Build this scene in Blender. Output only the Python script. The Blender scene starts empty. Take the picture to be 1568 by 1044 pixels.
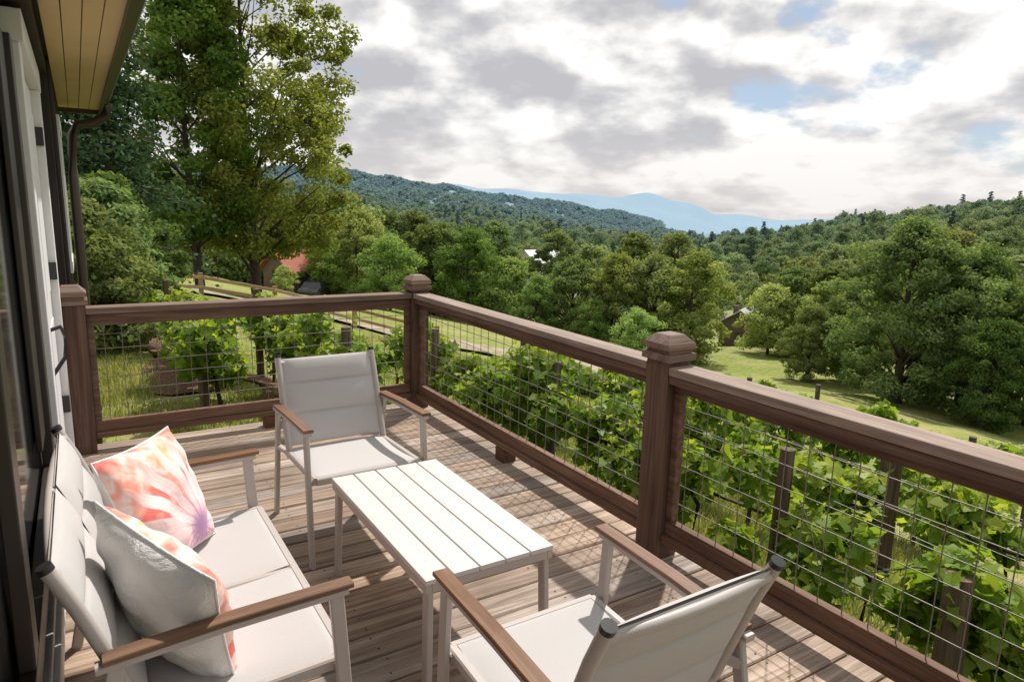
import bpy, math, numpy as np
from mathutils import Vector, Matrix
rng = np.random.default_rng(7)
scene = bpy.context.scene
scene.view_settings.view_transform = 'Standard'
scene.view_settings.look = 'None'
scene.view_settings.exposure = 0

# ------------------------------------------------------------------ helpers
def link(o, parent=None):
    scene.collection.objects.link(o)
    if parent: o.parent = parent
    return o
def empty(name, mat=None):
    o = bpy.data.objects.new(name, None); link(o)
    o.empty_display_size = .1
    if mat is not None: o.matrix_world = mat
    return o

class B:
    """mesh builder: accumulates polygons"""
    def __init__(s): s.v=[]; s.l=[]; s.ls=[]; s.m=[]; s.t=[]; s.sm=[]; s.nv=0; s.nl=0
    def add(s, V, F, mat=0, tint=None, smooth=False):
        V=np.asarray(V,float).reshape(-1,3); F=np.asarray(F,int)
        k=F.shape[1]; n=F.shape[0]
        s.v.append(V); s.l.append((F+s.nv).ravel()); s.ls.append(s.nl+np.arange(n)*k)
        s.m.append(np.full(n,mat)); s.t.append(np.zeros(n) if tint is None else np.broadcast_to(tint,(n,)))
        s.sm.append(np.full(n,smooth)); s.nv+=len(V); s.nl+=n*k
    def box(s, lo, hi, mat=0, tint=None, ch=0.0):
        x0,y0,z0=lo; x1,y1,z1=hi
        V=[(x0,y0,z0),(x1,y0,z0),(x1,y1,z0),(x0,y1,z0),(x0,y0,z1),(x1,y0,z1),(x1,y1,z1),(x0,y1,z1)]
        F=[(3,2,1,0),(4,5,6,7),(0,1,5,4),(1,2,6,5),(2,3,7,6),(3,0,4,7)]
        s.add(V,F,mat,tint)
    def frus(s, c, z0, z1, a, b, mat=0):
        x,y=c
        V=[(x+i*a,y+j*a,z0) for i,j in((-1,-1),(1,-1),(1,1),(-1,1))]+[(x+i*b,y+j*b,z1) for i,j in((-1,-1),(1,-1),(1,1),(-1,1))]
        s.add(V,[(3,2,1,0),(4,5,6,7),(0,1,5,4),(1,2,6,5),(2,3,7,6),(3,0,4,7)],mat)
    def tube(s, pts, r, mat=0, seg=8, rect=None, up=(0,0,1), smooth=True, caps=True):
        P=[np.array(p,float) for p in pts]; n=len(P)
        r=np.broadcast_to(r,(n,))
        rings=[]
        for i in range(n):
            if i==0: t=P[1]-P[0]
            elif i==n-1: t=P[-1]-P[-2]
            else:
                a=P[i]-P[i-1]; b=P[i+1]-P[i]
                t=a/np.linalg.norm(a)+b/np.linalg.norm(b)
            t=t/np.linalg.norm(t); u=np.array(up,float)
            if abs(t@u)>.97: u=np.array((0,1,0.)) if abs(t[1])<.9 else np.array((1,0,0.))
            sd=np.cross(t,u); sd/=np.linalg.norm(sd); u2=np.cross(sd,t)
            if rect:
                w,h=rect; c=.18*min(w,h)
                off=[(-w/2+c,-h/2),(w/2-c,-h/2),(w/2,-h/2+c),(w/2,h/2-c),(w/2-c,h/2),(-w/2+c,h/2),(-w/2,h/2-c),(-w/2,-h/2+c)]
                rings.append([P[i]+sd*a+u2*b for a,b in off])
            else:
                rings.append([P[i]+r[i]*(sd*math.cos(a)+u2*math.sin(a)) for a in np.arange(seg)*2*math.pi/seg])
        k=len(rings[0]); V=np.array(rings).reshape(-1,3)
        F=[(i*k+j,i*k+(j+1)%k,(i+1)*k+(j+1)%k,(i+1)*k+j) for i in range(n-1) for j in range(k)]
        s.add(V,F,mat,None,smooth and not rect)
        if caps:
            s.add(rings[0],[tuple(range(k))[::-1]],mat); s.add(rings[-1],[tuple(range(k))],mat)
    def mesh(s,name,mats):
        me=bpy.data.meshes.new(name)
        V=np.concatenate(s.v); L=np.concatenate(s.l); LS=np.concatenate(s.ls)
        me.vertices.add(len(V)); me.vertices.foreach_set('co',V.ravel())
        me.loops.add(len(L)); me.loops.foreach_set('vertex_index',L.astype(np.int32))
        me.polygons.add(len(LS)); me.polygons.foreach_set('loop_start',LS.astype(np.int32))
        me.polygons.foreach_set('material_index',np.concatenate(s.m).astype(np.int32))
        me.polygons.foreach_set('use_smooth',np.concatenate(s.sm).astype(bool))
        me.update(calc_edges=True); me.validate()
        a=me.attributes.new('tint','FLOAT','FACE')
        t=np.concatenate(s.t).astype(np.float32)
        if len(a.data)==len(t): a.data.foreach_set('value',t)
        for m in mats: me.materials.append(m)
        return me
    def obj(s,name,mats,parent=None,bevel=0):
        o=bpy.data.objects.new(name,s.mesh(name,mats)); link(o,parent)
        if bevel:
            md=o.modifiers.new('bevel','BEVEL'); md.width=bevel; md.segments=2; md.limit_method='ANGLE'; md.angle_limit=math.radians(40)
        return o

# ------------------------------------------------------------------ materials
class M:
    def __init__(s,name):
        s.m=bpy.data.materials.new(name); s.m.use_nodes=True; s.t=s.m.node_tree; s.t.nodes.clear()
        s.out=s.n('ShaderNodeOutputMaterial')
    def n(s,typ,**kw):
        x=s.t.nodes.new(typ)
        for k,v in kw.items(): setattr(x,k,v)
        return x
    def L(s,a,b): s.t.links.new(a,b)
    def math(s,op,a,b=None,c=None,clamp=False):
        x=s.n('ShaderNodeMath',operation=op); x.use_clamp=clamp
        for i,q in enumerate((a,b,c)):
            if q is None: continue
            if isinstance(q,(int,float)): x.inputs[i].default_value=q
            else: s.L(q,x.inputs[i])
        return x.outputs[0]
    def mix(s,f,a,b,mode='MIX'):
        x=s.n('ShaderNodeMix',data_type='RGBA',blend_type=mode)
        for i,q in ((0,f),(6,a),(7,b)):
            if isinstance(q,(int,float)): x.inputs[i].default_value=q
            elif isinstance(q,tuple): x.inputs[i].default_value=(*q[:3],1)
            else: s.L(q,x.inputs[i])
        return x.outputs[2]
    def noise(s,vec,scale,detail=4,rough=.55,dist=0):
        x=s.n('ShaderNodeTexNoise'); x.inputs['Scale'].default_value=scale; x.inputs['Detail'].default_value=detail
        x.inputs['Roughness'].default_value=rough; x.inputs['Distortion'].default_value=dist
        if vec is not None: s.L(vec,x.inputs['Vector'])
        return x.outputs['Fac']
    def ramp(s,f,stops):
        x=s.n('ShaderNodeValToRGB'); e=x.color_ramp.elements
        while len(e)<len(stops): e.new(.5)
        for i,(p,c) in enumerate(stops):
            e[i].position=p; e[i].color=(*c,1) if isinstance(c,tuple) else (c,c,c,1)
        s.L(f,x.inputs[0]); return x.outputs[0]
    def mapping(s,vec,scale=(1,1,1),loc=None):
        x=s.n('ShaderNodeMapping'); x.inputs['Scale'].default_value=scale; s.L(vec,x.inputs['Vector'])
        if isinstance(loc,tuple): x.inputs['Location'].default_value=loc
        elif loc is not None: s.L(loc,x.inputs['Location'])
        return x.outputs[0]
    def bump(s,h,strength=.3,dist=.01):
        x=s.n('ShaderNodeBump'); x.inputs['Strength'].default_value=strength; x.inputs['Distance'].default_value=dist
        s.L(h,x.inputs['Height']); return x.outputs[0]
    def principled(s,col,rough=.6,normal=None,metal=0,spec=.5,link=True):
        x=s.n('ShaderNodeBsdfPrincipled')
        for k,v in (('Base Color',col),('Roughness',rough)):
            if isinstance(v,tuple): x.inputs[k].default_value=(*v,1)
            elif isinstance(v,(int,float)): x.inputs[k].default_value=v
            else: s.L(v,x.inputs[k])
        x.inputs['Metallic'].default_value=metal; x.inputs['Specular IOR Level'].default_value=spec
        if normal is not None: s.L(normal,x.inputs['Normal'])
        if link: s.L(x.outputs[0],s.out.inputs[0])
        return x.outputs[0]
    def obj(s): return s.n('ShaderNodeTexCoord').outputs['Object']
    def island(s): return s.n('ShaderNodeNewGeometry').outputs['Random Per Island']

def wood(name, axis, c0, c1, c2, rough=.65, fine=1.0, blotch=.5, bs=.35):
    m=M(name); o=m.obj(); isl=m.island()
    cb=m.n('ShaderNodeCombineXYZ'); off=m.math('MULTIPLY',isl,37.0)
    for i in range(3): m.L(off,cb.inputs[i])
    sc=[22*fine]*3; sc[axis]=1.1*fine
    v=m.mapping(o,tuple(sc),cb.outputs[0])
    sc2=[140*fine]*3; sc2[axis]=4*fine
    v2=m.mapping(o,tuple(sc2),cb.outputs[0])
    g=m.noise(v,1,5,.65,1.2); g2=m.noise(v2,1,2,.6); blot=m.noise(o,2.3,3,.6)
    col=m.ramp(g,[(.3,c0),(.52,c1),(.72,c2)])
    col=m.mix(m.math('MULTIPLY',g2,.45),col,c0)
    br=m.math('MULTIPLY_ADD',isl,.5,.72)
    hs=m.n('ShaderNodeHueSaturation'); m.L(col,hs.inputs['Color']); m.L(m.math('MULTIPLY',br,m.math('MULTIPLY_ADD',blot,blotch,1.05-blotch*.5)),hs.inputs['Value'])
    m.L(m.math('MULTIPLY_ADD',m.math('FRACT',m.math('MULTIPLY',isl,7.7)),.4,.75),hs.inputs['Saturation'])
    h=m.math('ADD',g,m.math('MULTIPLY',g2,.6))
    m.principled(hs.outputs[0],rough,m.bump(h,bs,.004),spec=.25)
    return m.m
deckwood=wood('weathered_deck_wood',0,(.15,.10,.072),(.40,.305,.235),(.60,.49,.40),.65,1,1.2,.55)
railY=wood('rail_wood_y',1,(.075,.036,.021),(.165,.088,.056),(.26,.155,.108),.65,1,.8,.45)
railX=wood('rail_wood_x',0,(.075,.036,.021),(.165,.088,.056),(.26,.155,.108),.65,1,.8,.45)
railZ=wood('post_wood',2,(.07,.034,.02),(.16,.085,.054),(.25,.15,.105),.65,1,.8,.45)
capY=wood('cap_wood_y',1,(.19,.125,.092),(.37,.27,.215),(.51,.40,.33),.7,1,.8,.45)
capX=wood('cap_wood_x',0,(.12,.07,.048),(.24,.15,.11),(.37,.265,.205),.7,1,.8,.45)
armwood=wood('arm_wood',1,(.10,.05,.026),(.20,.11,.065),(.30,.18,.11),.5)
greywood=wood('grey_post_wood',2,(.06,.042,.03),(.15,.105,.075),(.25,.19,.14),.8)
fencewood=wood('fence_wood',0,(.25,.16,.09),(.42,.28,.17),(.52,.38,.25),.8)

def simple(name,col,rough=.5,metal=0,ns=None,var=.15,bump=0,spec=.5):
    m=M(name); o=m.obj()
    n=m.noise(o,ns or 8,4,.6)
    hs=m.n('ShaderNodeHueSaturation'); hs.inputs['Color'].default_value=(*col,1)
    m.L(m.math('MULTIPLY_ADD',n,var*2,1-var),hs.inputs['Value'])
    m.principled(hs.outputs[0],rough,m.bump(n,bump,.002) if bump else None,metal,spec)
    return m.m
alu=simple('taupe_aluminium',(.46,.415,.39),.42,0,30,.06)
tabletop=simple('table_paint',(.63,.605,.58),.45,0,25,.05)
blackplastic=simple('black_plastic',(.02,.02,.022),.35)
wire=simple('galvanised_wire',(.20,.18,.16),.45,.3)
white=simple('white_paint',(.72,.72,.73),.5,0,12,.06)
darktrim=simple('dark_trim',(.035,.027,.023),.4)
darksiding=wood('dark_siding',2,(.018,.014,.012),(.04,.032,.028),(.07,.058,.05),.7)
soffitm=simple('soffit_paint',(.70,.53,.28),.6,0,5,.12)
gutterm=simple('gutter_metal',(.05,.033,.026),.35)
m=M('window_glass'); m.principled((.012,.014,.016),.06,spec=.6); glass=m.m
screwm=simple('screw',(.03,.025,.02),.5,.5)

m=M('sling_fabric'); o=m.obj()
wv=m.noise(m.mapping(o,(420,420,420)),1,2,.6)
st=m.noise(m.mapping(o,(3,60,60)),6,3,.7); bl=m.noise(o,4,4,.6)
c=m.mix(wv,(.44,.42,.41),(.61,.59,.58)); c=m.mix(m.math('MULTIPLY',st,.35),c,(.47,.45,.44)); c=m.mix(m.math('MULTIPLY',bl,.25),c,(.64,.62,.61))
p=m.principled(c,.8,m.bump(wv,.3,.001),spec=.2,link=False)
tr=m.n('ShaderNodeBsdfTranslucent'); m.L(c,tr.inputs[0]); mx=m.n('ShaderNodeMixShader'); mx.inputs[0].default_value=.04
m.L(p,mx.inputs[1]); m.L(tr.outputs[0],mx.inputs[2]); m.L(mx.outputs[0],m.out.inputs[0]); sling=m.m

def haze_nodes(m,col,hz=(.225,.335,.43),D=720.0,base=0):  # aerial haze painted into the base colour, stronger with distance from the origin
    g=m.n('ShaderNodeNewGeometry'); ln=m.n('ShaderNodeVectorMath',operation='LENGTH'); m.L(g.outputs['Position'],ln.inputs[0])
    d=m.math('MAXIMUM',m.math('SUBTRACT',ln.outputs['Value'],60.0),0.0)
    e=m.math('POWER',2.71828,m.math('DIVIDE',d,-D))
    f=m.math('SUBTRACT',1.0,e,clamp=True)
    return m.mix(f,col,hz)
def leafmat(name,dark,mid,light,trans=.35,objvar=True,haze=True,rough=.6,spec=.08):
    m=M(name)
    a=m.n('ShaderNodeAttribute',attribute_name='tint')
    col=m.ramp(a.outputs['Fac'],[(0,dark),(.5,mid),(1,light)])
    if objvar:
        oi=m.n('ShaderNodeObjectInfo')
        hs=m.n('ShaderNodeHueSaturation'); m.L(col,hs.inputs['Color'])
        m.L(m.math('MULTIPLY_ADD',oi.outputs['Random'],.06,.46),hs.inputs['Hue'])
        r2=m.math('FRACT',m.math('MULTIPLY',oi.outputs['Random'],17.3))
        m.L(m.math('MULTIPLY_ADD',r2,.8,.8),hs.inputs['Value']); m.L(m.math('MULTIPLY_ADD',r2,-.22,.97),hs.inputs['Saturation'])
        col=hs.outputs[0]
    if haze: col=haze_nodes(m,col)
    p=m.n('ShaderNodeBsdfDiffuse'); m.L(col,p.inputs[0]); p=p.outputs[0]
    if spec>.1: p=m.principled(col,rough,spec=spec,link=False)
    tr=m.n('ShaderNodeBsdfTranslucent')
    c2=m.mix(.6,col,m.mix(1.0,col,(1.7,1.6,.45),'MULTIPLY')); m.L(c2,tr.inputs[0])
    mx=m.n('ShaderNodeMixShader'); mx.inputs[0].default_value=trans
    m.L(p,mx.inputs[1]); m.L(tr.outputs[0],mx.inputs[2]); m.L(mx.outputs[0],m.out.inputs[0])
    return m.m
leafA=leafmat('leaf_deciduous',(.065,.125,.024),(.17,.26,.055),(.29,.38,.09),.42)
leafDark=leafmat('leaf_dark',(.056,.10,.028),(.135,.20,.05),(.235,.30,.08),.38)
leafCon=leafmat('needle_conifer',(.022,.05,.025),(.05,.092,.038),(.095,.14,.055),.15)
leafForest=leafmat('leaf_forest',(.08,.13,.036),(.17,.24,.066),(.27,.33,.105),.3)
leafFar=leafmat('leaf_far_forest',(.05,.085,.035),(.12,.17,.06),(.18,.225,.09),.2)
vineleaf=leafmat('leaf_vine',(.07,.13,.018),(.17,.28,.035),(.46,.50,.09),.5,False,False,.45,.2)
grassm=leafmat('grass_blade',(.12,.16,.03),(.22,.27,.06),(.40,.38,.13),.4,True,False)
bark=wood('bark',2,(.03,.022,.016),(.075,.058,.045),(.13,.105,.085),.9)

# ------------------------------------------------------------------ terrain function
RT=np.array([60,100,150,300,600,1050,1400,2000,2900,4200,8000.])
AZ=np.array([-180,-90,10,22,27,32,36,41,44,47,50,57,64.5,72,95,180.])
TB=np.array([
[-8,-9,-9,-6,0,10,15,20,25,30,30],
[-8,-9,-9,-6,0,10,15,20,25,30,30],
[-10,-12,-8,-2,5,10,15,20,25,30,30],
[-11,-13,-10,-6,0,5,10,10,10,20,20],
[-11,-14,-12,-9,-6,0,0,0,0,0,0],
[-12,-15,-15,-13,-14,-20,-20,-20,-20,-30,-60],
[-12,-16,-18,-18,-24,-26,-34,-34,-40,-50,-80],
[-12,-16,-18,-22,-28,-34,-44,-50,-60,-44,-60],
[-12,-16,-18,-23,-30,-36,-46,-46,-10,44,0],
[-12,-16,-18,-23,-30,-32,-40,-36,22,84,20],
[-12,-16,-18,-23,-28,-24,-34,-18,40,66,20],
[-11,-15,-17,-20,-22,-8,-20,22,30,96,20],
[-9,-14,-16,-20,-16,10,-4,62,60,130,20],
[-8,-11,-13,-15,-4,24,14,78,80,185,30],
[-5,-6,-5,0,16,58,60,90,60,90,30],
[-8,-9,-9,-6,0,10,15,20,25,30,30]],float)
def sstep(a,b,x):
    t=np.clip((x-a)/(b-a),0,1); return t*t*(3-2*t)
def hgt(x,y):
    x=np.asarray(x,float); y=np.asarray(y,float)
    r=np.hypot(x,y)+1e-6; az=np.degrees(np.arctan2(y,x))
    fx=np.interp(x,[-60,2,14,40,90,200],[-.9,-.95,-3.9,-9.3,-12.5,-14])
    gy=np.interp(y,[22,40,100],[0,-1.3,-3])
    near=fx+gy+.05*np.sin(x*1.1+y*.7)+.04*np.sin(y*1.7-x*.5)
    ai=np.clip(np.searchsorted(AZ,az)-1,0,len(AZ)-2); ta=(az-AZ[ai])/(AZ[ai+1]-AZ[ai]); ta=ta*ta*(3-2*ta)*.5+ta*.5
    lr=np.log(np.clip(r,60.01,7999)); LR=np.log(RT)
    ri=np.clip(np.searchsorted(LR,lr)-1,0,len(RT)-2); tr=(lr-LR[ri])/(LR[ri+1]-LR[ri]); tr=tr*tr*(3-2*tr)
    far=(TB[ai,ri]*(1-ta)+TB[ai+1,ri]*ta)*(1-tr)+(TB[ai,ri+1]*(1-ta)+TB[ai+1,ri+1]*ta)*tr
    amp=r*.0032
    far=far+amp*(np.sin(x/r*23+y/250)+.6*np.sin(y/r*41+x/170+1)+.5*np.sin(x/r*90+r/400)+.25*np.sin(x/r*170+y/90))
    w=sstep(55,110,r)
    return near*(1-w)+far*w
ang=np.radians(np.concatenate([np.arange(5,112,.35),np.arange(112,365,4)]))
rad=np.concatenate([[1.2],np.geomspace(2.5,9000,210)])
A,R=np.meshgrid(ang,rad,indexing='ij'); X=R*np.cos(A); Y=R*np.sin(A); Z=hgt(X,Y)
na,nr=A.shape; V=np.stack([X,Y,Z],-1).reshape(-1,3)
V=np.vstack([V,[[0,0,-.9]]])
i,j=np.meshgrid(np.arange(na),np.arange(nr-1),indexing='ij'); i2=(i+1)%na
F=np.stack([i*nr+j,i*nr+j+1,i2*nr+j+1,i2*nr+j],-1).reshape(-1,4)
b=B(); b.add(V,F,0,None,True)
ic=np.arange(na); b2=np.stack([ic*nr,((ic+1)%na)*nr,np.full(na,len(V)-1)],-1)
b.l.append(b2.ravel()); b.ls.append(b.nl+np.arange(na)*3); b.nl+=na*3; b.m.append(np.zeros(na)); b.t.append(np.zeros(na)); b.sm.append(np.full(na,True))
m=M('ground_grass'); g=m.n('ShaderNodeNewGeometry').outputs['Position']
n1=m.noise(g,.18,4,.6); n2=m.noise(g,3.0,5,.7); n3=m.noise(g,.9,3,.6)
c=m.ramp(n2,[(.3,(.10,.15,.03)),(.5,(.19,.24,.055)),(.7,(.32,.34,.11))])
c=m.mix(m.ramp(n3,[(.5,0.0),(.68,.75)]),c,(.36,.27,.15))
c=m.mix(m.ramp(n1,[(.45,0.0),(.7,.5)]),c,(.40,.36,.15))
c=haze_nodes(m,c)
ln=m.n('ShaderNodeVectorMath',operation='LENGTH'); m.L(g,ln.inputs[0])
fr=m.math('DIVIDE',m.math('SUBTRACT',ln.outputs['Value'],300.0),300.0,clamp=True)
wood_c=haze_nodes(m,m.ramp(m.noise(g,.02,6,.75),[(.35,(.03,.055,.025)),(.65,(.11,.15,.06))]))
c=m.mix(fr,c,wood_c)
m.principled(c,.95,m.bump(n2,.8,.08),spec=.1)
b.obj('ground',[m.m])

def strip(name,pts,w,mat,dz=.05):
    P=np.array(pts,float); d=np.concatenate([[0],np.cumsum(np.hypot(*np.diff(P,axis=0).T))])
    t=np.arange(0,d[-1],.6); x=np.interp(t,d,P[:,0]); y=np.interp(t,d,P[:,1])
    ker=np.ones(9)/9
    x=np.convolve(np.pad(x,4,'edge'),ker,'valid'); y=np.convolve(np.pad(y,4,'edge'),ker,'valid')
    tx=np.gradient(x); ty=np.gradient(y); l=np.hypot(tx,ty)+1e-9; nx=-ty/l; ny=tx/l
    w=np.broadcast_to(w,x.shape) if np.isscalar(w) else np.interp(t,d,w)
    cols=np.linspace(-1,1,7); V=[]
    for k,cx in enumerate(cols):
        jit=(.18*np.sin(t*1.3+k)+.12*np.sin(t*3.1)) if abs(cx)==1 else 0
        xx=x+nx*cx*(w/2+jit); yy=y+ny*cx*(w/2+jit); V.append(np.stack([xx,yy,hgt(xx,yy)+dz],-1))
    V=np.array(V); n=len(t); V=V.reshape(-1,3)
    F=[(k*n+q,k*n+q+1,(k+1)*n+q+1,(k+1)*n+q) for k in range(6) for q in range(n-1)]
    bb=B(); bb.add(V,F,0,None,True); return bb.obj(name,[mat])
m=M('gravel'); g=m.n('ShaderNodeNewGeometry').outputs['Position']
n=m.noise(g,14,5,.8); n1=m.noise(g,.8,4,.6); n2=m.noise(g,1.6,5,.7)
c=m.mix(n1,m.ramp(n,[(.3,(.28,.22,.18)),(.7,(.48,.40,.34))]),(.42,.33,.26))
c=m.mix(m.ramp(n2,[(.48,0.0),(.6,.8)]),c,(.20,.23,.07))
m.principled(c,.95,m.bump(n,.8,.03),spec=.1); gravel=m.m
m=M('mulch'); g=m.n('ShaderNodeNewGeometry').outputs['Position']
n=m.noise(g,10,6,.8)
m.principled(m.ramp(n,[(.3,(.10,.055,.04)),(.55,(.24,.14,.10)),(.75,(.38,.26,.19))]),.95,m.bump(n,1,.05),spec=.1); mulch=m.m
strip('gravel_road',[(-3,25),(3,25),(8.0,22.5),(12,21),(15.5,19.0),(18.5,16.5),(21,12),(23,2)],[3,3,3.5,4.4,5,4.6,4,4],gravel,.09)

# ------------------------------------------------------------------ foliage
QUAD=np.array([(-.5,0),(-.05,-.32),(.5,0),(.05,.32)])
def grape():
    pts=[]
    for k in range(10):
        a=math.pi/2+k*math.pi/5+.0; rr=.5 if k%2==0 else .34
        if k==5: rr=.12
        if k in(4,6): rr=.46
        pts.append((rr*math.cos(a),rr*math.sin(a)))
    return np.array(pts)
GRAPE=grape()
def leaves(b,C,N,S,shape,mat,tint,rg):
    n=len(C); N=N/np.linalg.norm(N,axis=1,keepdims=True)
    rv=rg.normal(size=(n,3)); U=np.cross(N,rv); U/=np.linalg.norm(U,axis=1,keepdims=True); W=np.cross(N,U)
    k=len(shape)
    V=C[:,None,:]+S[:,None,None]*(shape[None,:,0,None]*U[:,None,:]+shape[None,:,1,None]*W[:,None,:])
    if k>4: V=V+N[:,None,:]*(S[:,None,None]*.35*(np.abs(shape[None,:,0,None])**1.5))
    b.add(V.reshape(-1,3),np.arange(n*k).reshape(n,k),mat,tint)
def clump_leaves(b,cen,rad,nper,size,rg,shape=QUAD,mat=0,squash=.7,base=.45,shell=.25):
    n=len(cen); C=np.repeat(cen,nper,0); Rr=np.repeat(rad,nper)
    d=rg.normal(size=(len(C),3)); d/=np.linalg.norm(d,axis=1,keepdims=True)
    q=shell+(1-shell)*rg.random(len(C))**.6; q*=1+.3*(rg.random(len(C))-.3)
    P=C+d*(Rr*q)[:,None]*np.array([1,1,squash])
    N=d*.55+np.array([0,0,.55])+rg.normal(size=d.shape)*.6
    tc=np.repeat(rg.random(n),nper)
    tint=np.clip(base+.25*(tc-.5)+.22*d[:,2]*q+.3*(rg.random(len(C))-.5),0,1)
    S=size*(.6+.8*rg.random(len(C)))
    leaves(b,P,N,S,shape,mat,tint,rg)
def tree_mesh(name,seed,H,R,cb,nc,nper,ls,leafm,top=.8,crad=.2,lobes=True,trunk=.22,base=.45,limbs=.5,env_p=.62,squash=.7):
    rg=np.random.default_rng(seed); b=B()
    bend=rg.normal(size=2)*H*.02
    zz=np.linspace(0,H*.9,8); tp=[(bend[0]*math.sin(z/H*3),bend[1]*math.sin(z/H*2.3),z) for z in zz]
    b.tube([(tp[0][0],tp[0][1],-.6)]+tp,[trunk*1.5]+[max(trunk*(1.15-.98*z/(H*.9)),.02) for z in zz],1,8,caps=False)
    t=rg.random(nc)**.9
    env=np.sin(np.pi*np.clip(.06+.94*t,0,1)**top)**env_p
    th=rg.random(nc)*2*np.pi
    lob=1+.22*np.sin(th*3+seed+t*5)+.12*np.sin(th*5-t*9+seed) if lobes else 1
    rr=R*env*lob*(.2+.8*rg.random(nc)**.5)
    cr=R*crad*(.5+.9*rg.random(nc))
    cz=H*cb+t*(H*(1-cb)-R*crad*.6)
    cen=np.stack([rr*np.cos(th),rr*np.sin(th),cz],-1)
    cen+=rg.normal(size=cen.shape)*R*.03
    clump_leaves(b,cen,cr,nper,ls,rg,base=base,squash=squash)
    if limbs:
        for q in range(nc):
            if rg.random()<limbs:
                c=cen[q]; z0=max(c[2]-rr[q]*.75-.3,H*.12)+rg.normal()*.3; z0=min(z0,H*.85)
                p0=np.array([np.interp(z0,zz,[p[0] for p in tp]),np.interp(z0,zz,[p[1] for p in tp]),z0])
                mid=(p0+c)/2+np.array([0,0,.06*rr[q]])+rg.normal(size=3)*rr[q]*.05
                r0=trunk*.36*(1-z0/H)+.012
                b.tube([p0,mid,c],[r0,r0*.6,r0*.22],1,5,caps=False)
    return b.mesh(name,[leafm,bark])
def conifer_mesh(name,seed,H,R,ls,layers,nb,nper,leafm):
    rg=np.random.default_rng(seed); b=B()
    b.tube([(0,0,-.5),(0,0,H*.5),(0,0,H)],[H*.018,H*.011,.02],1,7,caps=False)
    cs=[];rs=[]
    for k in range(layers):
        t=k/layers; z=H*(.1+.9*t); L=R*(1-t)**.75*(.75+.5*rg.random())+.15
        a0=rg.random()*6.28
        for q in range(nb):
            a=a0+q*6.283/nb+rg.normal()*.25; Lq=L*(.55+.6*rg.random()); zq=z+rg.normal()*H*.015
            b.tube([(0,0,zq),(math.cos(a)*Lq,math.sin(a)*Lq,zq-.18*Lq)],[.03+.02*(1-t),.01],1,4,caps=False)
            for s in (.35,.65,.95):
                cs.append((math.cos(a)*Lq*s,math.sin(a)*Lq*s,zq-.18*Lq*s)); rs.append(Lq*.28+.12)
    clump_leaves(b,np.array(cs),np.array(rs),nper,ls,rg,squash=.5,base=.4,shell=.1)
    return b.mesh(name,[leafm,bark])
def place(name,me,x,y,s=1,rot=0,sz=None,dz=0):
    o=bpy.data.objects.new(name,me); link(o)
    o.location=(x,y,float(hgt(x,y))+dz); o.rotation_euler=(0,0,rot); o.scale=(s,s,sz or s); return o
def P(px,rel_r):
    a=math.radians(px); return rel_r*math.cos(a), rel_r*math.sin(a)

big1=tree_mesh('big_tree_a',11,16.8,5.0,.13,310,200,.20,leafA,.92,.15,trunk=.24,base=.55,env_p=.42,squash=.8,limbs=.22)
big2=tree_mesh('big_tree_b',12,13.5,3.4,.2,170,190,.20,leafA,.9,.17,trunk=.2,base=.52,squash=.8,limbs=.22,env_p=.5)
place('tall_deciduous_tree',big1,7.4,36.0,1.0,.4)
place('tall_deciduous_tree',big2,4.6,34.5,1.0,1.2)
varieties=[tree_mesh('deciduous_a',21,11,4.2,.05,120,150,.28,leafA,.8,.2,trunk=.2),
 tree_mesh('deciduous_b',22,13,3.8,.05,130,150,.28,leafDark,.95,.19,trunk=.22),
 tree_mesh('deciduous_c',23,9,3.9,.04,100,150,.27,leafA,.75,.22,trunk=.16,base=.6),
 tree_mesh('deciduous_d',24,12,4.8,.05,140,150,.29,leafDark,.85,.19,trunk=.24)]
con1=conifer_mesh('conifer_a',31,12,2.8,.20,26,8,20,leafCon)
mids=[(73.0,64,2,.6),(70.5,66,0,.8),(68,60,2,.72),(66,78,1,.88),(63.8,72,3,.85),(61.5,66,0,.82),(59.4,80,1,.95),(57.9,66,2,.8),(55.7,62,0,.52),
 (54.3,72,1,.85),(52.9,64,3,.70),(51.1,60,2,.5),(49.3,62,0,.8),(48.0,70,1,.86),(46.4,62,3,.78),(44.6,66,1,.86),(43.0,60,0,.86),(47.3,52,2,.45),
 (37.0,72,2,.8),(35.2,76,3,.8),(33.2,70,0,.7),(31.0,62,2,.62),(76.3,60,2,.26)]
for k,(a,r,v,s) in enumerate(mids):
    x,y=P(a,r); place('deciduous_tree',varieties[v],x,y,s,k*1.7)
bigR=tree_mesh('big_right',41,13,5.0,.05,230,200,.23,leafDark,.8,.16,trunk=.32,base=.42,limbs=.3)
bigR2=tree_mesh('big_right_b',42,12,4.4,.04,200,190,.23,leafDark,.85,.17,trunk=.28,base=.42,limbs=.3)
for a,r,me,s,rot in [(27.6,47,bigR,.86,0),(30.8,54,bigR2,.62,1),(23.8,50,bigR2,.82,2),(33.9,53,bigR2,.46,3),(19.8,47,bigR,.6,4),(25.5,62,bigR2,.98,5),(17,52,bigR,.8,2.2),(22.0,43,bigR2,.5,.7)]:
    x,y=P(a,r); place('broad_oak_tree',me,x,y,s,rot)
place('hemlock_tree',con1,1.0,26,.9,.3)
place('hemlock_tree',con1,-.4,28,1.0,1.3)
shrub=tree_mesh('rhododendron',51,3.4,1.5,.02,110,170,.12,leafDark,.7,.22,trunk=.06,base=.35)
place('rhododendron_shrub',shrub,.35,15.5,.85,0); place('rhododendron_shrub',shrub,.6,18.5,.9,2); place('rhododendron_shrub',shrub,.05,13.5,.75,4)

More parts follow.
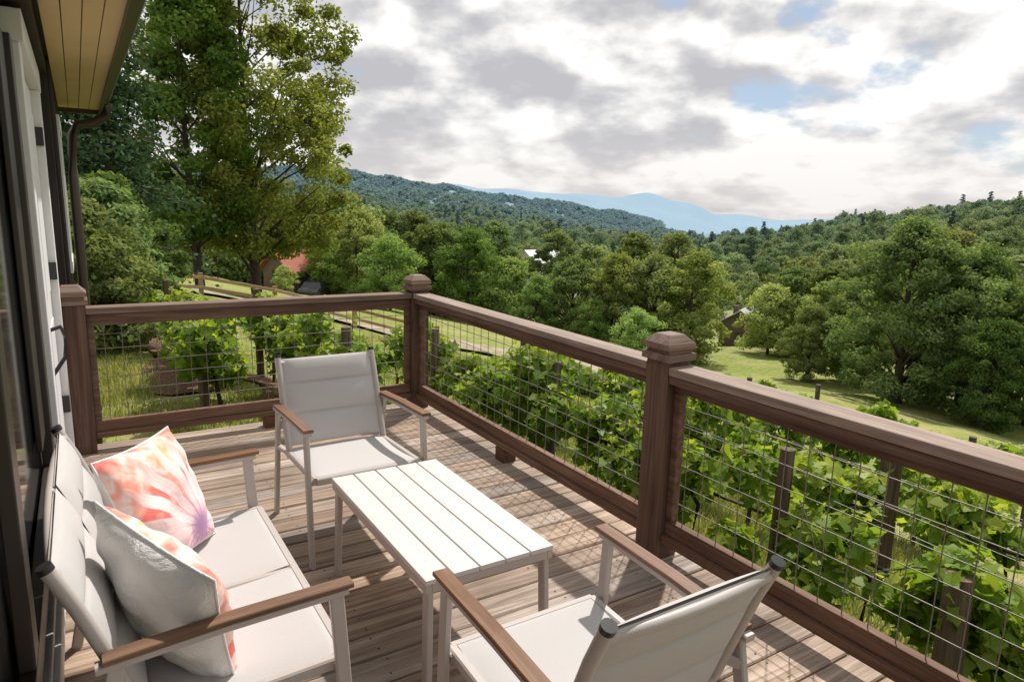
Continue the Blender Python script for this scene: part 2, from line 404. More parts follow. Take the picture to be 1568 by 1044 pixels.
def scatter(name,proto_mesh,pos,scales,rg,rootmat=None,parent=None):
    b=B(); n=len(pos); a=rg.random(n)*6.283; s=scales/2
    cs=np.stack([np.cos(a),np.sin(a)],-1); ns=np.stack([-np.sin(a),np.cos(a)],-1)
    V=[]
    for i,j in((-1,-1),(1,-1),(1,1),(-1,1)):
        xy=pos[:,:2]+(cs*i+ns*j)*s[:,None]; V.append(np.concatenate([xy,pos[:,2:3]],1))
    V=np.stack(V,1).reshape(-1,3); b.add(V,np.arange(4*n).reshape(n,4))
    o=b.obj(name,[],parent); o.instance_type='FACES'; o.use_instance_faces_scale=True; o.show_instancer_for_render=False; o.show_instancer_for_viewport=False
    c=bpy.data.objects.new(name+'_proto',proto_mesh); link(c,o); return o
fr_root=empty('distant_forest')
rg=np.random.default_rng(5)
def forest_pts(r0,r1,a0,a1,sp,keep):
    area=.5*(r1*r1-r0*r0)*math.radians(a1-a0); n=int(area/(sp*sp))
    r=np.sqrt(r0*r0+(r1*r1-r0*r0)*rg.random(n)); a=np.radians(a0+(a1-a0)*rg.random(n))
    x=r*np.cos(a); y=r*np.sin(a); k=keep(np.degrees(a),r,x,y); x=x[k]; y=y[k]
    return np.stack([x,y,hgt(x,y)-.4],-1)
fp=[tree_mesh('forest_tree_a',61,11,4.2,.05,55,60,.5,leafForest,.8,.24,trunk=.2,limbs=0),
    tree_mesh('forest_tree_b',62,12,3.6,.05,55,60,.5,leafForest,.9,.24,trunk=.2,limbs=0),
    tree_mesh('forest_tree_c',63,10,4.6,.05,55,60,.5,leafDark,.75,.24,trunk=.2,limbs=0)]
fcon=conifer_mesh('forest_conifer',64,13,2.4,.42,18,6,7,leafCon)
def keep1(a,r,x,y):
    clear=((a>36.0)&(a<42)&(r<104))|((a<36)&(r<66))|((a>74)&(r<76))
    clear|=((np.abs(a-51)<2.0)&(r<82))|((np.abs(a-55.7)<1.6)&(r<156))|((np.abs(a-38.6)<2)&(r<108))
    return ~clear
pts=forest_pts(70,260,8,98,8.2,keep1)
idx=rg.integers(0,12,len(pts))
for k,(me,sel) in enumerate([(fp[0],idx<4),(fp[1],(idx>=4)&(idx<7)),(fp[2],(idx>=7)&(idx<11)),(fcon,idx==11)]):
    scatter('forest_near_%d'%k,me,pts[sel],.66+.42*rg.random(sel.sum()),rg,parent=fr_root)
pts=forest_pts(255,720,6,98,14,lambda a,r,x,y:rg.random(len(a))<.97)
idx=rg.integers(0,12,len(pts))
for k,(me,sel) in enumerate([(fp[0],idx<5),(fp[2],(idx>=5)&(idx<11)),(fcon,idx==11)]):
    scatter('forest_mid_%d'%k,me,pts[sel],.95+.6*rg.random(sel.sum()),rg,parent=fr_root)
fb=tree_mesh('forest_clump_far',66,8,6.5,.02,28,22,1.7,leafFar,.7,.34,trunk=.2,limbs=0)
pts=forest_pts(700,1250,44,98,20,lambda a,r,x,y:rg.random(len(a))<.98)
scatter('forest_far',fb,pts,1.0+.6*rg.random(len(pts)),rg,parent=fr_root)
pts=forest_pts(1450,2150,46,98,25,lambda a,r,x,y:rg.random(len(a))<.98)
scatter('forest_ridge',fb,pts,1.3+.6*rg.random(len(pts)),rg,parent=fr_root)
pts=forest_pts(262,330,8,34,13,lambda a,r,x,y:rg.random(len(a))<.18)
scatter('forest_ridge_pines',fcon,pts,.65+.35*rg.random(len(pts)),rg,parent=fr_root)

# ------------------------------------------------------------------ vineyard
def vine_row(xr,y0,y1,dens,lsize,seed,shape=GRAPE,H=1.5,cl=6.0,low=.5,post=4.2):
    rg=np.random.default_rng(seed); root=empty('vine_row')
    b=B(); L=y1-y0
    n=int(L*cl); cy=y0+rg.random(n)*L; cx=xr+rg.normal(size=n)*.15
    top=H*(.9+.10*np.sin(cy*1.9+seed)+.08*np.sin(cy*4.3)); gz=hgt(cx,cy)
    cz=gz+low+(top-low)*rg.random(n)**.75
    cen=np.stack([cx,cy,cz],-1); cr=.15+.15*rg.random(n)
    clump_leaves(b,cen,cr,int(dens),lsize,rg,shape,0,.9,.47,.2)
    for q in range(int(L*2.8)):
        yy=y0+rg.random()*L; s=np.array([xr+rg.normal()*.15,yy,0]); s[2]=hgt(s[0],s[1])+H*(.65+.25*rg.random())
        d=np.array([rg.normal()*.6,rg.normal()*.5,rg.random()*.9-.45]); d/=np.linalg.norm(d); ln=.25+.45*rg.random()
        e=s+d*ln+np.array([0,0,-.1])
        b.tube([s,(s+e)/2+np.array([0,0,.05]),e],[.006,.005,.003],1,4,caps=False)
        k=int(ln*18); t=rg.random(k)[:,None]; Pp=s+(e-s)*t+rg.normal(size=(k,3))*.04
        leaves(b,Pp,rg.normal(size=(k,3))*.5+np.array([0,0,.8]),lsize*(.5+.5*rg.random(k)),shape,0,np.clip(.6+.4*t[:,0]+.15*rg.normal(size=k),0,1),rg)
    for yy in np.arange(y0+.3,y1,1.3):
        yy+=rg.normal()*.1; g=float(hgt(xr,yy)); w=rg.normal(size=4)*.05
        b.tube([(xr+w[0],yy,g-.1),(xr+w[1],yy+w[2],g+.35),(xr+w[3],yy-w[2],g+.75),(xr,yy+.2,g+.85)],[.03,.022,.02,.012],1,6,caps=False)
        b.tube([(xr,yy-.6,float(hgt(xr,yy-.6))+.88),(xr,yy,g+.86),(xr,yy+.6,float(hgt(xr,yy+.6))+.88)],[.012,.014,.012],1,5,caps=False)
    b.obj('vines',[vineleaf,bark],root)
    p=B()
    ys=np.arange(y0+.5,y1,post)
    for q,yy in enumerate(ys):
        g=float(hgt(xr,yy)); lean=rg.normal()*.04
        p.tube([(xr-.1,yy,g-.3),(xr-.1+lean,yy,g+H+.14)],[.06,.052],0,9,smooth=True)
    for hz in (.85,1.2,H):
        if hz>H: continue
        for q in range(len(ys)-1):
            p.tube([(xr,ys[q],float(hgt(xr,ys[q]))+hz),(xr,ys[q+1],float(hgt(xr,ys[q+1]))+hz)],.0025,1,4)
    p.obj('trellis',[greywood,wire],root)
vine_row(1.25,8.2,13.0,90,.115,11,H=1.1,cl=11,low=.4)
vine_row(2.35,6.2,11.0,90,.115,1,H=1.28,cl=11,low=.4)
vine_row(4.25,-.5,10.5,95,.125,2,H=1.32,cl=7.5,low=.5,post=2.9)
vine_row(6.6,-.5,10.4,72,.135,3,H=1.40,cl=7,post=3.3)
vine_row(9.0,0,10.8,46,.16,4,H=1.44,cl=7)
vine_row(11.4,0,11.5,36,.19,5,H=1.5)
vine_row(13.8,0,11.8,30,.21,6,H=1.6)
strip('mulch_bed',[(2.3,6.2),(2.3,12)],.9,mulch,.03)
strip('mulch_bed',[(1.1,9),(1.1,12),(1.0,18)],.6,mulch,.03)
strip('mulch_bed',[(4.25,-1),(4.25,12)],.7,mulch,.03)
b=B(); g=float(hgt(3.85,1.55)); b.tube([(3.84,1.55,g-.2),(3.87,1.56,g+.5),(3.9,1.58,-.26)],[.085,.078,.072],0,14)
b.obj('wooden_stake',[greywood])

def tuft(seed,n,h,sp):
    rg=np.random.default_rng(seed); b=B()
    for q in range(n):
        a=rg.random()*6.283; x0=rg.normal()*sp; y0=rg.normal()*sp; hh=h*(.4+.9*rg.random()); ln=hh*(.2+.6*rg.random()); w=.004+.003*rg.random()
        dx,dy=math.cos(a),math.sin(a); t_=rg.random()
        V=[(x0-dy*w,y0+dx*w,0),(x0+dy*w,y0-dx*w,0),(x0+dx*ln,y0+dy*ln,hh)]
        b.add(V,[(0,1,2)],0,t_)
    return b.mesh('grass_tuft',[grassm])
tm=tuft(3,70,.085,.13)
def region(n,x0,x1,y0,y1,keep=None):
    x=x0+(x1-x0)*rg.random(n); y=y0+(y1-y0)*rg.random(n)
    if keep is not None: k=keep(x,y); x=x[k]; y=y[k]
    return np.stack([x,y,hgt(x,y)-.01],-1)
no=lambda x,y: ~((np.abs(x-2.3)<.45)&(y>6.2)&(rg.random(len(x))<.8)) & ~((np.abs(x-1.05)<.3)&(y>9)) & ((rg.random(len(x))<.6+.4*np.sin(x*2.1+y*1.3)))
gp=np.vstack([region(8000,-1,13,5.3,18,no),region(4500,2.5,9,-1,6.5)])
scatter('grass',tm,gp,.6+.9*rg.random(len(gp)),rg)

# ------------------------------------------------------------------ background built things
b=B(); fx=[(.9,22.0),(3.0,22.4),(5.1,22.2),(7.2,20.8),(9.3,19.2)]
for q,(x,y) in enumerate(fx):
    z=float(hgt(x,y)); b.box((x-.06,y-.06,z-.2),(x+.06,y+.06,z+.72))
    if q<len(fx)-1:
        x2,y2=fx[q+1]; z2=float(hgt(x2,y2))
        for h in (.30,.60): b.tube([(x,y-.08,z+h),(x2,y2-.08,z2+h)],.05,0,4,rect=(.04,.10),up=(0,0,1))
b.obj('wooden_rail_fence',[fencewood])
roofred=simple('red_roof_shingle',(.36,.13,.09),.85,0,2,.25,.4,.2); roofgrey=simple('grey_roof',(.4,.4,.42),.6,0,2,.15)
wallwood=simple('cabin_wall',(.14,.10,.075),.8,0,3,.25); wallwhite=simple('white_wall',(.66,.65,.62),.7,0,3,.08)
roofwhite=simple('white_metal_roof',(.62,.63,.65),.5,0,3,.08)
def house(name,x,y,rot,L,W,H,rh,wm,rm,dz=0):
    root=empty(name,Matrix.Translation((x,y,float(hgt(x,y))+dz))@Matrix.Rotation(rot,4,'Z'))
    b=B(); b.box((-L/2,-W/2,-2.5),(L/2,W/2,H))
    b.add([(-L/2,-W/2,H),(-L/2,W/2,H),(-L/2,0,H+rh)],[(0,2,1)]); b.add([(L/2,-W/2,H),(L/2,W/2,H),(L/2,0,H+rh)],[(0,1,2)])
    b.obj('walls',[wm],root)
    b=B(); o=.5; t=.15
    for s in (-1,1):
        e=(W/2+o); zz=H-rh*o/(W/2)
        V=[(-L/2-o,s*e,zz+.03),(L/2+o,s*e,zz+.03),(L/2+o,0,H+rh+.03),(-L/2-o,0,H+rh+.03)]
        V+=[(a,c,d+t) for a,c,d in V]
        b.add(V,[(0,1,2,3),(4,5,6,7),(0,1,5,4),(1,2,6,5),(3,0,4,7)])
    b.obj('roof',[rm],root)
    b=B()
    for s in (-1,1):
        for k in np.arange(-L/2+.7,L/2-1,1.5):
            for z_ in ((.7,) if H<4 else (.9,H-1.9)):
                y0,y1=sorted((s*(W/2+.01),s*(W/2+.06))); b.box((k,y0,z_),(k+.8,y1,z_+.9))
    b.box((L/2+.01,-.5,0),(L/2+.06,.5,min(2.0,H))); b.box((-L/2-.06,-.5,.6),(-L/2-.01,.5,1.5))
    b.obj('windows_and_door',[glass],root)
    b=B(); b.box((-L/4-.3,.6,H+rh*.4),(-L/4+.3,1.2,H+rh+.5)); b.obj('chimney',[wallwood],root)
x,y=P(75.6,66); house('red_roof_cabin',x,y,.5,3.9,3.4,1.7,1.4,wallwood,roofred,.7)
x,y=P(51.0,74); house('white_house',x,y,.9,4.5,4,4.2,1.4,wallwhite,roofwhite)
x,y=P(55.6,150); house('white_house',x,y,.2,9,6,6.5,2.2,wallwhite,roofwhite,.8)
x,y=P(38.9,93); house('brown_house',x,y,.5,6,5,2.6,1.6,wallwood,roofgrey,.5)
def car(x,y,rot,col):
    root=empty('parked_car',Matrix.Translation((x,y,float(hgt(x,y))))@Matrix.Rotation(rot,4,'Z'))
    prof=[(-2.1,.3),(-2.15,.75),(-1.9,.95),(-1.2,1.0),(-.7,1.42),(.7,1.45),(1.5,1.02),(2.1,.9),(2.2,.3)]
    b=B(); n=len(prof); V=[(px,-.85 if pz<1.1 else -.68,pz) for px,pz in prof]+[(px,.85 if pz<1.1 else .68,pz) for px,pz in prof]
    b.add(V,[(q,(q+1)%n,(q+1)%n+n,q+n) for q in range(n)]); b.add(V[:n],[tuple(range(n))]); b.add(V[n:],[tuple(range(n))[::-1]])
    b.obj('body',[col],root,.05)
    b=B()
    for s in(-1,1): b.add([(-1.0,s*.80,1.02),(1.25,s*.80,1.02),(.65,s*.72,1.36),(-.62,s*.72,1.36)],[(0,1,2,3)])
    b.obj('windows',[glass],root)
    b=B()
    for sx in(-1.35,1.35):
        for s in(-1,1): b.tube([(sx,s*.68,.33),(sx,s*.9,.33)],.33,0,16)
    b.obj('wheels',[blackplastic],root)
cardark=simple('car_paint_dark',(.04,.04,.045),.25)
x,y=P(74.0,62); car(x,y,1.0,cardark)

# ------------------------------------------------------------------ deck
XD=-.19; XR=2.27; YB=5.05
deck=empty('deck')
b=B(); y=-1.6; s=0
c=.006
while y<5.14:
    z0,z1=-.04,0; x0,x1=XD,2.36+.006*math.sin(s*3); y1=y+.137
    V=[];
    for x in (x0,x1):
        V+=[(x,y,z0),(x,y1,z0),(x,y1,z1-c),(x,y1-c,z1),(x,y+c,z1),(x,y,z1-c)]
    dzz=.0015*math.sin(s*2.3)
    V=[(a,bb,cc+dzz) for a,bb,cc in V]
    b.add(V,[(k,(k+1)%6,(k+1)%6+6,k+6) for k in range(6)]); 
    b.l.append(np.array([5,4,3,2,1,0])+b.nv-12); b.ls.append(np.array([b.nl])); b.nl+=6; b.m.append(np.zeros(1)); b.t.append(np.zeros(1)); b.sm.append(np.zeros(1,bool))
    b.l.append(np.array([6,7,8,9,10,11])+b.nv-12); b.ls.append(np.array([b.nl])); b.nl+=6; b.m.append(np.zeros(1)); b.t.append(np.zeros(1)); b.sm.append(np.zeros(1,bool))
    y+=.1445; s+=1
b.obj('deck_boards',[deckwood],deck)
b=B(); y=-1.6
while y<5.14:
    for x in np.arange(.02,2.35,.405):
        for dy in(.03,.108):
            cx=x+rng.normal()*.006; cy=y+dy+rng.normal()*.004
            a=np.arange(6)*math.pi/3; b.add(np.stack([cx+.0045*np.cos(a),cy+.0045*np.sin(a),np.full(6,.0022)],-1),[tuple(range(6))])
    y+=.1445
b.obj('screws',[screwm],deck)
b=B(); b.box((XD,5.15,-.24),(2.34,5.19,-.045)); b.box((2.3,-1.6,-.24),(2.34,5.148,-.045))
for yy in np.arange(-1.4,5,.0+.6): b.box((XD,yy,-.22),(2.298,yy+.04,-.042))
for px_,py_ in((.0,5.0),(2.2,5.0),(2.2,2.2),(2.2,-.6)): b.box((px_-.07,py_-.07,-2.2),(px_+.07,py_+.07,-.245))
b.obj('joists',[railX],deck)

rail=empty('deck_railing')
def post(x,y,left=False):
    h=.07
    b=B(); b.box((x-h,y-h,.001),(x+h,y+h,.965)); b.obj('post',[railZ],rail,.006)
    b=B(); b.box((x-.088,y-.088,.966),(x+.088,y+.088,1.0)); b.frus((x,y),1.0,1.018,.074,.066); b.box((x-.085,y-.085,1.018),(x+.085,y+.085,1.043)); b.frus((x,y),1.043,1.085,.085,.045)
    b.obj('post_cap',[capX],rail,.004)
posts=[(-.075,YB),(XR,YB),(XR,2.24),(XR,-.58)]
for p_ in posts: post(*p_)
g=.071
def span_y(x,ya,yb):
    b=B(); b.box((x-.02,ya,.825),(x+.02,yb,.905)); b.box((x-.045,ya,.09),(x+.045,yb,.128)); b.box((x-.02,ya,.128+.001),(x+.02,yb,.20))
    for (q0,q1) in((ya,ya+.04),(yb-.04,yb)): b.box((x-.019,q0,.201),(x+.019,q1,.824))
    ym=(ya+yb)/2; b.box((x-.05,ym-.05,.001),(x+.05,ym+.05,.089))
    b.obj('rails',[railY],rail,.003)
    b=B(); b.box((x-.068,ya,.906),(x+.068,yb,.945)); b.obj('top_rail',[capY],rail,.006)
    b=B(); b.box((x-.062,ya+.001,.868),(x-.022,yb-.001,.905)); b.obj('top_rail_fascia',[railY],rail,.003)
    b=B()
    for k in range(1,7): z=.2+k*.094; b.tube([(x+.006,ya,z),(x+.006,yb,z)],.0023,0,5)
    y=ya+.09
    while y<yb-.03: b.tube([(x+.001,y,.2),(x+.001,y,.83)],.0023,0,5); y+=.1
    b.obj('wire_mesh',[wire],rail)
def span_x(y,xa,xb):
    b=B(); b.box((xa,y-.02,.825),(xb,y+.02,.905)); b.box((xa,y-.045,.09),(xb,y+.045,.128)); b.box((xa,y-.02,.129),(xb,y+.02,.20))
    for (q0,q1) in((xa,xa+.04),(xb-.04,xb)): b.box((q0,y-.019,.201),(q1,y+.019,.824))
    xm=(xa+xb)/2; b.box((xm-.05,y-.05,.001),(xm+.05,y+.05,.089))
    b.obj('rails',[railX],rail,.003)
    b=B(); b.box((xa,y-.068,.906),(xb,y+.068,.945)); b.obj('top_rail',[capX],rail,.006)
    b=B()
    for k in range(1,7): z=.2+k*.094; b.tube([(xa,y+.006,z),(xb,y+.006,z)],.0023,0,5)
    x=xa+.09
    while x<xb-.03: b.tube([(x,y+.001,.2),(x,y+.001,.83)],.0023,0,5); x+=.1
    b.obj('wire_mesh',[wire],rail)
span_x(YB,posts[0][0]+g,XR-g); span_y(XR,2.24+g,YB-g); span_y(XR,-.58+g,2.24-g)

# ------------------------------------------------------------------ house
hs_=empty('house')
XW=-.155
XS=XW+.085
b=B(); b.box((-3.5,-3,-1.5),(XW-.06,7.6,3.2)); b.obj('wall_core',[darksiding],hs_)
b=B(); b.box((XW-.059,-3,-1.2),(XW-.02,.4,2.34)); b.box((XW-.059,.4,-1.2),(XW-.02,3.35,.12)); b.box((XW-.059,5.2,-1.2),(XS-.02,7.6,2.5)); b.box((XW-.059,-3,2.341),(XS-.02,5.199,2.5))
for yy in list(np.arange(5.25,7.6,.3)): b.box((XS-.019,yy,-1.1),(XS,yy+.04,2.49))
b.obj('siding',[darksiding],hs_,.002)
b=B(); b.box((XS-.018,6.1,1.15),(XS+.012,6.2,2.1)); b.box((XS-.018,6.9,1.15),(XS+.012,7.0,2.1)); b.box((XS-.018,6.1,2.101),(XS+.016,7.0,2.2)); b.box((XS-.018,6.1,1.06),(XS+.016,7.0,1.149)); b.obj('side_window_casing',[white],hs_,.003)
b=B(); b.box((XW-.055,.45,.55),(XW-.045,3.3,2.2)); b.obj('window_glass',[glass],hs_)
b=B()
b.box((XW-.04,.42,.45),(XW-.005,3.32,.56)); b.box((XW-.04,3.2,.561),(XW+.0,3.32,2.2)); b.box((XW-.04,1.75,.561),(XW-.005,1.86,2.2)); b.box((XW-.04,2.95,.7),(XW-.02,3.199,2.2))
b.obj('window_frame',[darktrim],hs_,.004)
b=B(); b.box((XW-.05,.35,.36),(XW+.025,3.4,.41)); b.box((XW-.04,.4,.411),(XW+.01,3.35,.449)); b.box((XW-.05,.35,.121),(XW+.005,3.35,.359)); b.obj('window_sill',[white],hs_,.005)
b=B(); b.box((XW-.05,3.36,0),(XW+.02,3.5,2.2)); b.box((XW-.05,4.8,0),(XW+.03,4.97,2.2)); b.box((XW-.05,3.36,2.201),(XW+.035,4.97,2.32)); b.obj('door_casing',[white],hs_,.004)
b=B(); b.box((XW-.045,3.51,.01),(XW-.012,4.79,2.19))
for q0,q1 in((3.62,4.08),(4.2,4.66)):
    b.box((XW-.0115,q0,.2),(XW-.004,q1,.95)); b.box((XW-.0115,q0,1.1),(XW-.004,q1,2.05))
b.obj('door_panel',[white],hs_,.004)
b=B()
b.tube([(XW-.01,3.72,1.02),(XW+.05,3.72,1.04),(XW+.065,3.78,.98),(XW+.055,3.80,.88),(XW+.0,3.78,.80)],.010,0,8)
b.box((XW-.012,3.69,.74),(XW-.002,3.75,1.1))
for z in(.35,1.15,1.9): b.box((XW-.012,4.775,z),(XW+.03,4.799,z+.1))
b.obj('door_handle_and_hinges',[blackplastic],hs_,.002)
b=B(); YE=7.75; OV=.40
for k in range(4):
    x0=XS+k*.080; b.box((x0,-3,2.42),(x0+.076,YE,2.45))
b.obj('soffit',[soffitm],hs_,.002)
b=B(); b.box((-3.5,-3,2.451),(XW+OV,YE+.02,2.49)); b.box((XW+OV+.001,-3,2.39),(XW+OV+.025,YE+.02,2.64)); b.box((XW,YE+.001,2.38),(XW+OV,YE+.03,2.45)); b.obj('fascia',[gutterm],hs_)
b=B(); gx=XW+OV+.026
pr=[(0,2.62),(0,2.48),(.02,2.46),(.05,2.46),(.065,2.50),(.09,2.55),(.095,2.62),(.08,2.62)]
V=[(gx+a,yy,z) for yy in(-3,YE+.03) for a,z in pr]; n=len(pr)
b.add(V,[(k,k+1,k+1+n,k+n) for k in range(n-1)]); b.add(V[n:],[tuple(range(n))]); b.obj('gutter',[gutterm],hs_)
b=B(); b.tube([(gx+.05,YE-.08,2.48),(gx+.04,YE-.08,2.38),(gx-.08,YE-.08,2.29),(XS+.14,YE-.08,2.27),(XS+.09,YE-.08,2.17),(XS+.07,YE-.08,1.8),(XS+.07,YE-.08,-.9)],.042,0,10)
b.obj('downspout',[gutterm],hs_)
b=B(); V=[(-3.5,-3,3.6),(gx+.06,-3,2.65),(gx+.06,YE+.05,2.65),(-3.5,YE+.05,3.6)]; b.add(V,[(0,1,2,3)]); b.obj('roof',[roofgrey],hs_)

# ------------------------------------------------------------------ furniture
def panel(b,fn,x0,x1,segs,nu=14,nv=48,th=.012,puff=.012,mat=0):
    for side in (1,-1):
        V=[]
        for i_ in range(nu+1):
            u=i_/nu; x=x0+(x1-x0)*u
            for j_ in range(nv+1):
                v=j_/nv; (py,pz),(ny,nz)=fn(v)
                pf=abs(math.sin(math.pi*segs*v))**.4*(max(0,math.sin(math.pi*u))**.3)
                d=side*(th*.3+puff*pf)
                V.append((x,py+ny*d,pz+nz*d))
        F=[(i_*(nv+1)+j_,(i_+1)*(nv+1)+j_,(i_+1)*(nv+1)+j_+1,i_*(nv+1)+j_+1) for i_ in range(nu) for j_ in range(nv)]
        if side<0: F=[f[::-1] for f in F]
        b.add(V,F,mat,None,True)
BP=np.array([(.455,.37),(.505,.48),(.555,.62),(.60,.74),(.645,.84)])
def backfn(v,a=.12,bb=.985):
    t=(a+(bb-a)*v)*(len(BP)-1); i_=min(int(t),len(BP)-2); f=t-i_
    p=BP[i_]*(1-f)+BP[i_+1]*f
    d0=BP[min(i_+1,len(BP)-1)]-BP[max(i_,0)]; d=d0/np.linalg.norm(d0)
    return (p[0],p[1]),(-d[1],d[0])
def seatfn(v):
    y=.012+.46*v; z=.418-.018*v-.012*math.sin(math.pi*v)
    return (y,z),(0,1)
def chair(name,w,mat4,nseat=1):
    root=empty(name,mat4); ox=w/2-.018; ix=w/2-.05
    b=B()
    for s in(-1,1):
        b.tube([(s*ox,-.01,0),(s*ox,.03,.622)],0,0,rect=(.022,.038),up=(0,1,0))
        b.tube([(s*ox,.655,0),(s*ox,.60,.26),(s*ox,.535,.60)],0,0,rect=(.022,.036),up=(0,1,0))
        b.tube([(s*ox,.0,.628),(s*ox,.30,.618),(s*ox,.575,.60)],0,0,rect=(.034,.02))
        b.tube([(s*ix,.0,.405),(s*ix,.49,.385)],0,0,rect=(.028,.034))
        b.tube([(s*(ox-.012),.02,.40),(s*ix,.02,.40)],0,0,rect=(.03,.03))
        b.tube([(s*ox,.56,.52),(s*ix,.52,.53)],0,0,rect=(.02,.03))
        b.tube([(s*ox,.565,.40),(s*ix,.48,.385)],0,0,rect=(.03,.02))
        b.tube([(s*ix,p[0],p[1]) for p in BP],.0165,0,12)
        b.tube([(s*ix,BP[-1][0],BP[-1][1]),(s*ix,BP[-1][0]+.006,BP[-1][1]+.014)],.0175,1,12)
    b.tube([(-ix,.0,.405),(ix,.0,.405)],0,0,rect=(.028,.034)); b.tube([(-ix,.49,.385),(ix,.49,.385)],0,0,rect=(.026,.03))
    b.tube([(x_*ix,.632+.022*(1-x_*x_),.812+.004*(1-x_*x_)) for x_ in np.linspace(-1,1,9)],.014,0,10); b.tube([(x_*ix,.50+.02*(1-x_*x_),.455) for x_ in np.linspace(-1,1,7)],.012,0,10)
    if nseat==2: b.tube([(0,.0,.402),(0,.49,.382)],0,0,rect=(.028,.03)); b.tube([(0,p[0]+.012,p[1]) for p in BP[:-1]],.012,0,8)
    b.obj('frame',[alu,blackplastic],root)
    b=B()
    for s in(-1,1): b.tube([(s*ox,-.012,.646),(s*ox,.30,.636),(s*ox,.56,.618)],0,0,rect=(.046,.014))
    b.obj('armrests',[armwood],root)
    b=B(); e=ix-.012
    rngs=[(-e,e)] if nseat==1 else [(-e,-.012),(.012,e)]
    for x0,x1 in rngs:
        panel(b,seatfn,x0,x1,1,puff=.011)
    for x0,x1 in rngs: panel(b,backfn,x0,x1,3,puff=.020)
    b.obj('sling_seat_and_back',[sling],root)
    return root
R_=lambda d:Matrix.Rotation(math.radians(d),4,'Z')
chair('patio_armchair',.60,Matrix.Translation((1.065,2.90,0))@R_(0))
chair('patio_armchair',.60,Matrix.Translation((1.05,1.545,0))@R_(180))
chair('patio_loveseat',1.16,Matrix.Translation((.53,2.19,0))@R_(90),2)
tb=empty('slatted_coffee_table',Matrix.Translation((1.105,2.32,0)))
b=B(); W=.50; L=.97; n=5; gp_=.006
sw=(W-gp_*(n-1))/n
for k in range(n):
    x0=-W/2+k*(sw+gp_); b.box((x0,-L/2,.432),(x0+sw,L/2,.45))
b.obj('slats',[tabletop],tb,.0025)
b=B()
for s in(-1,1):
    b.box((s*(W/2-.012)-.011,-L/2+.002,.400),(s*(W/2-.012)+.011,L/2-.002,.4315))
    b.box((-W/2+.0235,s*(L/2-.013)-.011,.401),(W/2-.0235,s*(L/2-.013)+.011,.431))
    b.box((-W/2+.0235,s*.2-.012,.41),(W/2-.0235,s*.2+.012,.431))
    for t in(-1,1):
        b.tube([(s*(W/2-.022),t*(L/2-.03),.40),(s*(W/2-.012),t*(L/2-.018),0)],0,0,rect=(.024,.042),up=(0,1,0))
b.obj('frame',[alu],tb,.002)

def pillow_mats():
    m=M('pillow_flower'); o=m.obj(); sp=m.n('ShaderNodeSeparateXYZ')
    nz=m.n('ShaderNodeTexNoise'); nz.inputs['Scale'].default_value=9; nz.inputs['Detail'].default_value=3; m.L(o,nz.inputs[0])
    ad=m.n('ShaderNodeVectorMath',operation='MULTIPLY_ADD'); m.L(nz.outputs['Color'],ad.inputs[0]); ad.inputs[1].default_value=(.02,.02,0); m.L(o,ad.inputs[2])
    m.L(ad.outputs[0],sp.inputs[0])
    x=m.math('SUBTRACT',sp.outputs[0],.09); y=m.math('ADD',sp.outputs[1],.13)
    th=m.math('ARCTAN2',y,x); r=m.math('SQRT',m.math('ADD',m.math('MULTIPLY',x,x),m.math('MULTIPLY',y,y)))
    def petals(freq,ph,rad):
        p=m.math('ABSOLUTE',m.math('SINE',m.math('ADD',m.math('MULTIPLY',th,freq),ph)))
        edge=m.math('SUBTRACT',m.math('MULTIPLY',m.math('POWER',p,.5),rad),r)
        return p,m.ramp(m.math('MULTIPLY_ADD',edge,40.0,.5),[(0,0.0),(1,1.0)])
    p1,e1=petals(9.5,.3,.33); p2,e2=petals(7.5,1.2,.19)
    bgc=m.ramp(m.noise(o,6,3,.6),[(.42,(.82,.17,.14)),(.5,(.86,.44,.34)),(.57,(.86,.78,.73)),(.68,(.85,.44,.18))])
    c1=m.mix(m.ramp(p1,[(.18,1.0),(.5,.0)]),m.ramp(m.math('MULTIPLY',r,3.0),[(.3,(.85,.55,.55)),(.75,(.87,.75,.72)),(1,(.86,.56,.50))]),(.76,.16,.18))
    c2=m.mix(m.ramp(p2,[(.2,1.0),(.5,.0)]),(.86,.68,.69),(.70,.20,.34))
    c=m.mix(e1,bgc,c1); c=m.mix(e2,c,c2)
    c=m.mix(m.ramp(m.math('MULTIPLY',r,12.0),[(.3,.9),(.9,0.0)]),c,(.42,.26,.50))
    vein=m.math('ABSOLUTE',m.math('SINE',m.math('MULTIPLY',th,57.0)))
    c=m.mix(m.math('MULTIPLY',vein,.2),c,(.82,.38,.38))
    n=m.noise(o,60,2,.6); wr=m.noise(o,9,3,.6,1)
    m.principled(c,.85,m.bump(m.math('ADD',wr,m.math('MULTIPLY',n,.1)),.4,.015),spec=.2)
    w=M('pillow_back'); o=w.obj(); wr=w.noise(o,8,4,.6,1); n=w.noise(o,300,2,.6)
    w.principled((.82,.805,.785),.9,w.bump(w.math('ADD',wr,w.math('MULTIPLY',n,.08)),.7,.03),spec=.2)
    return m.m,w.m
pm,pw=pillow_mats()
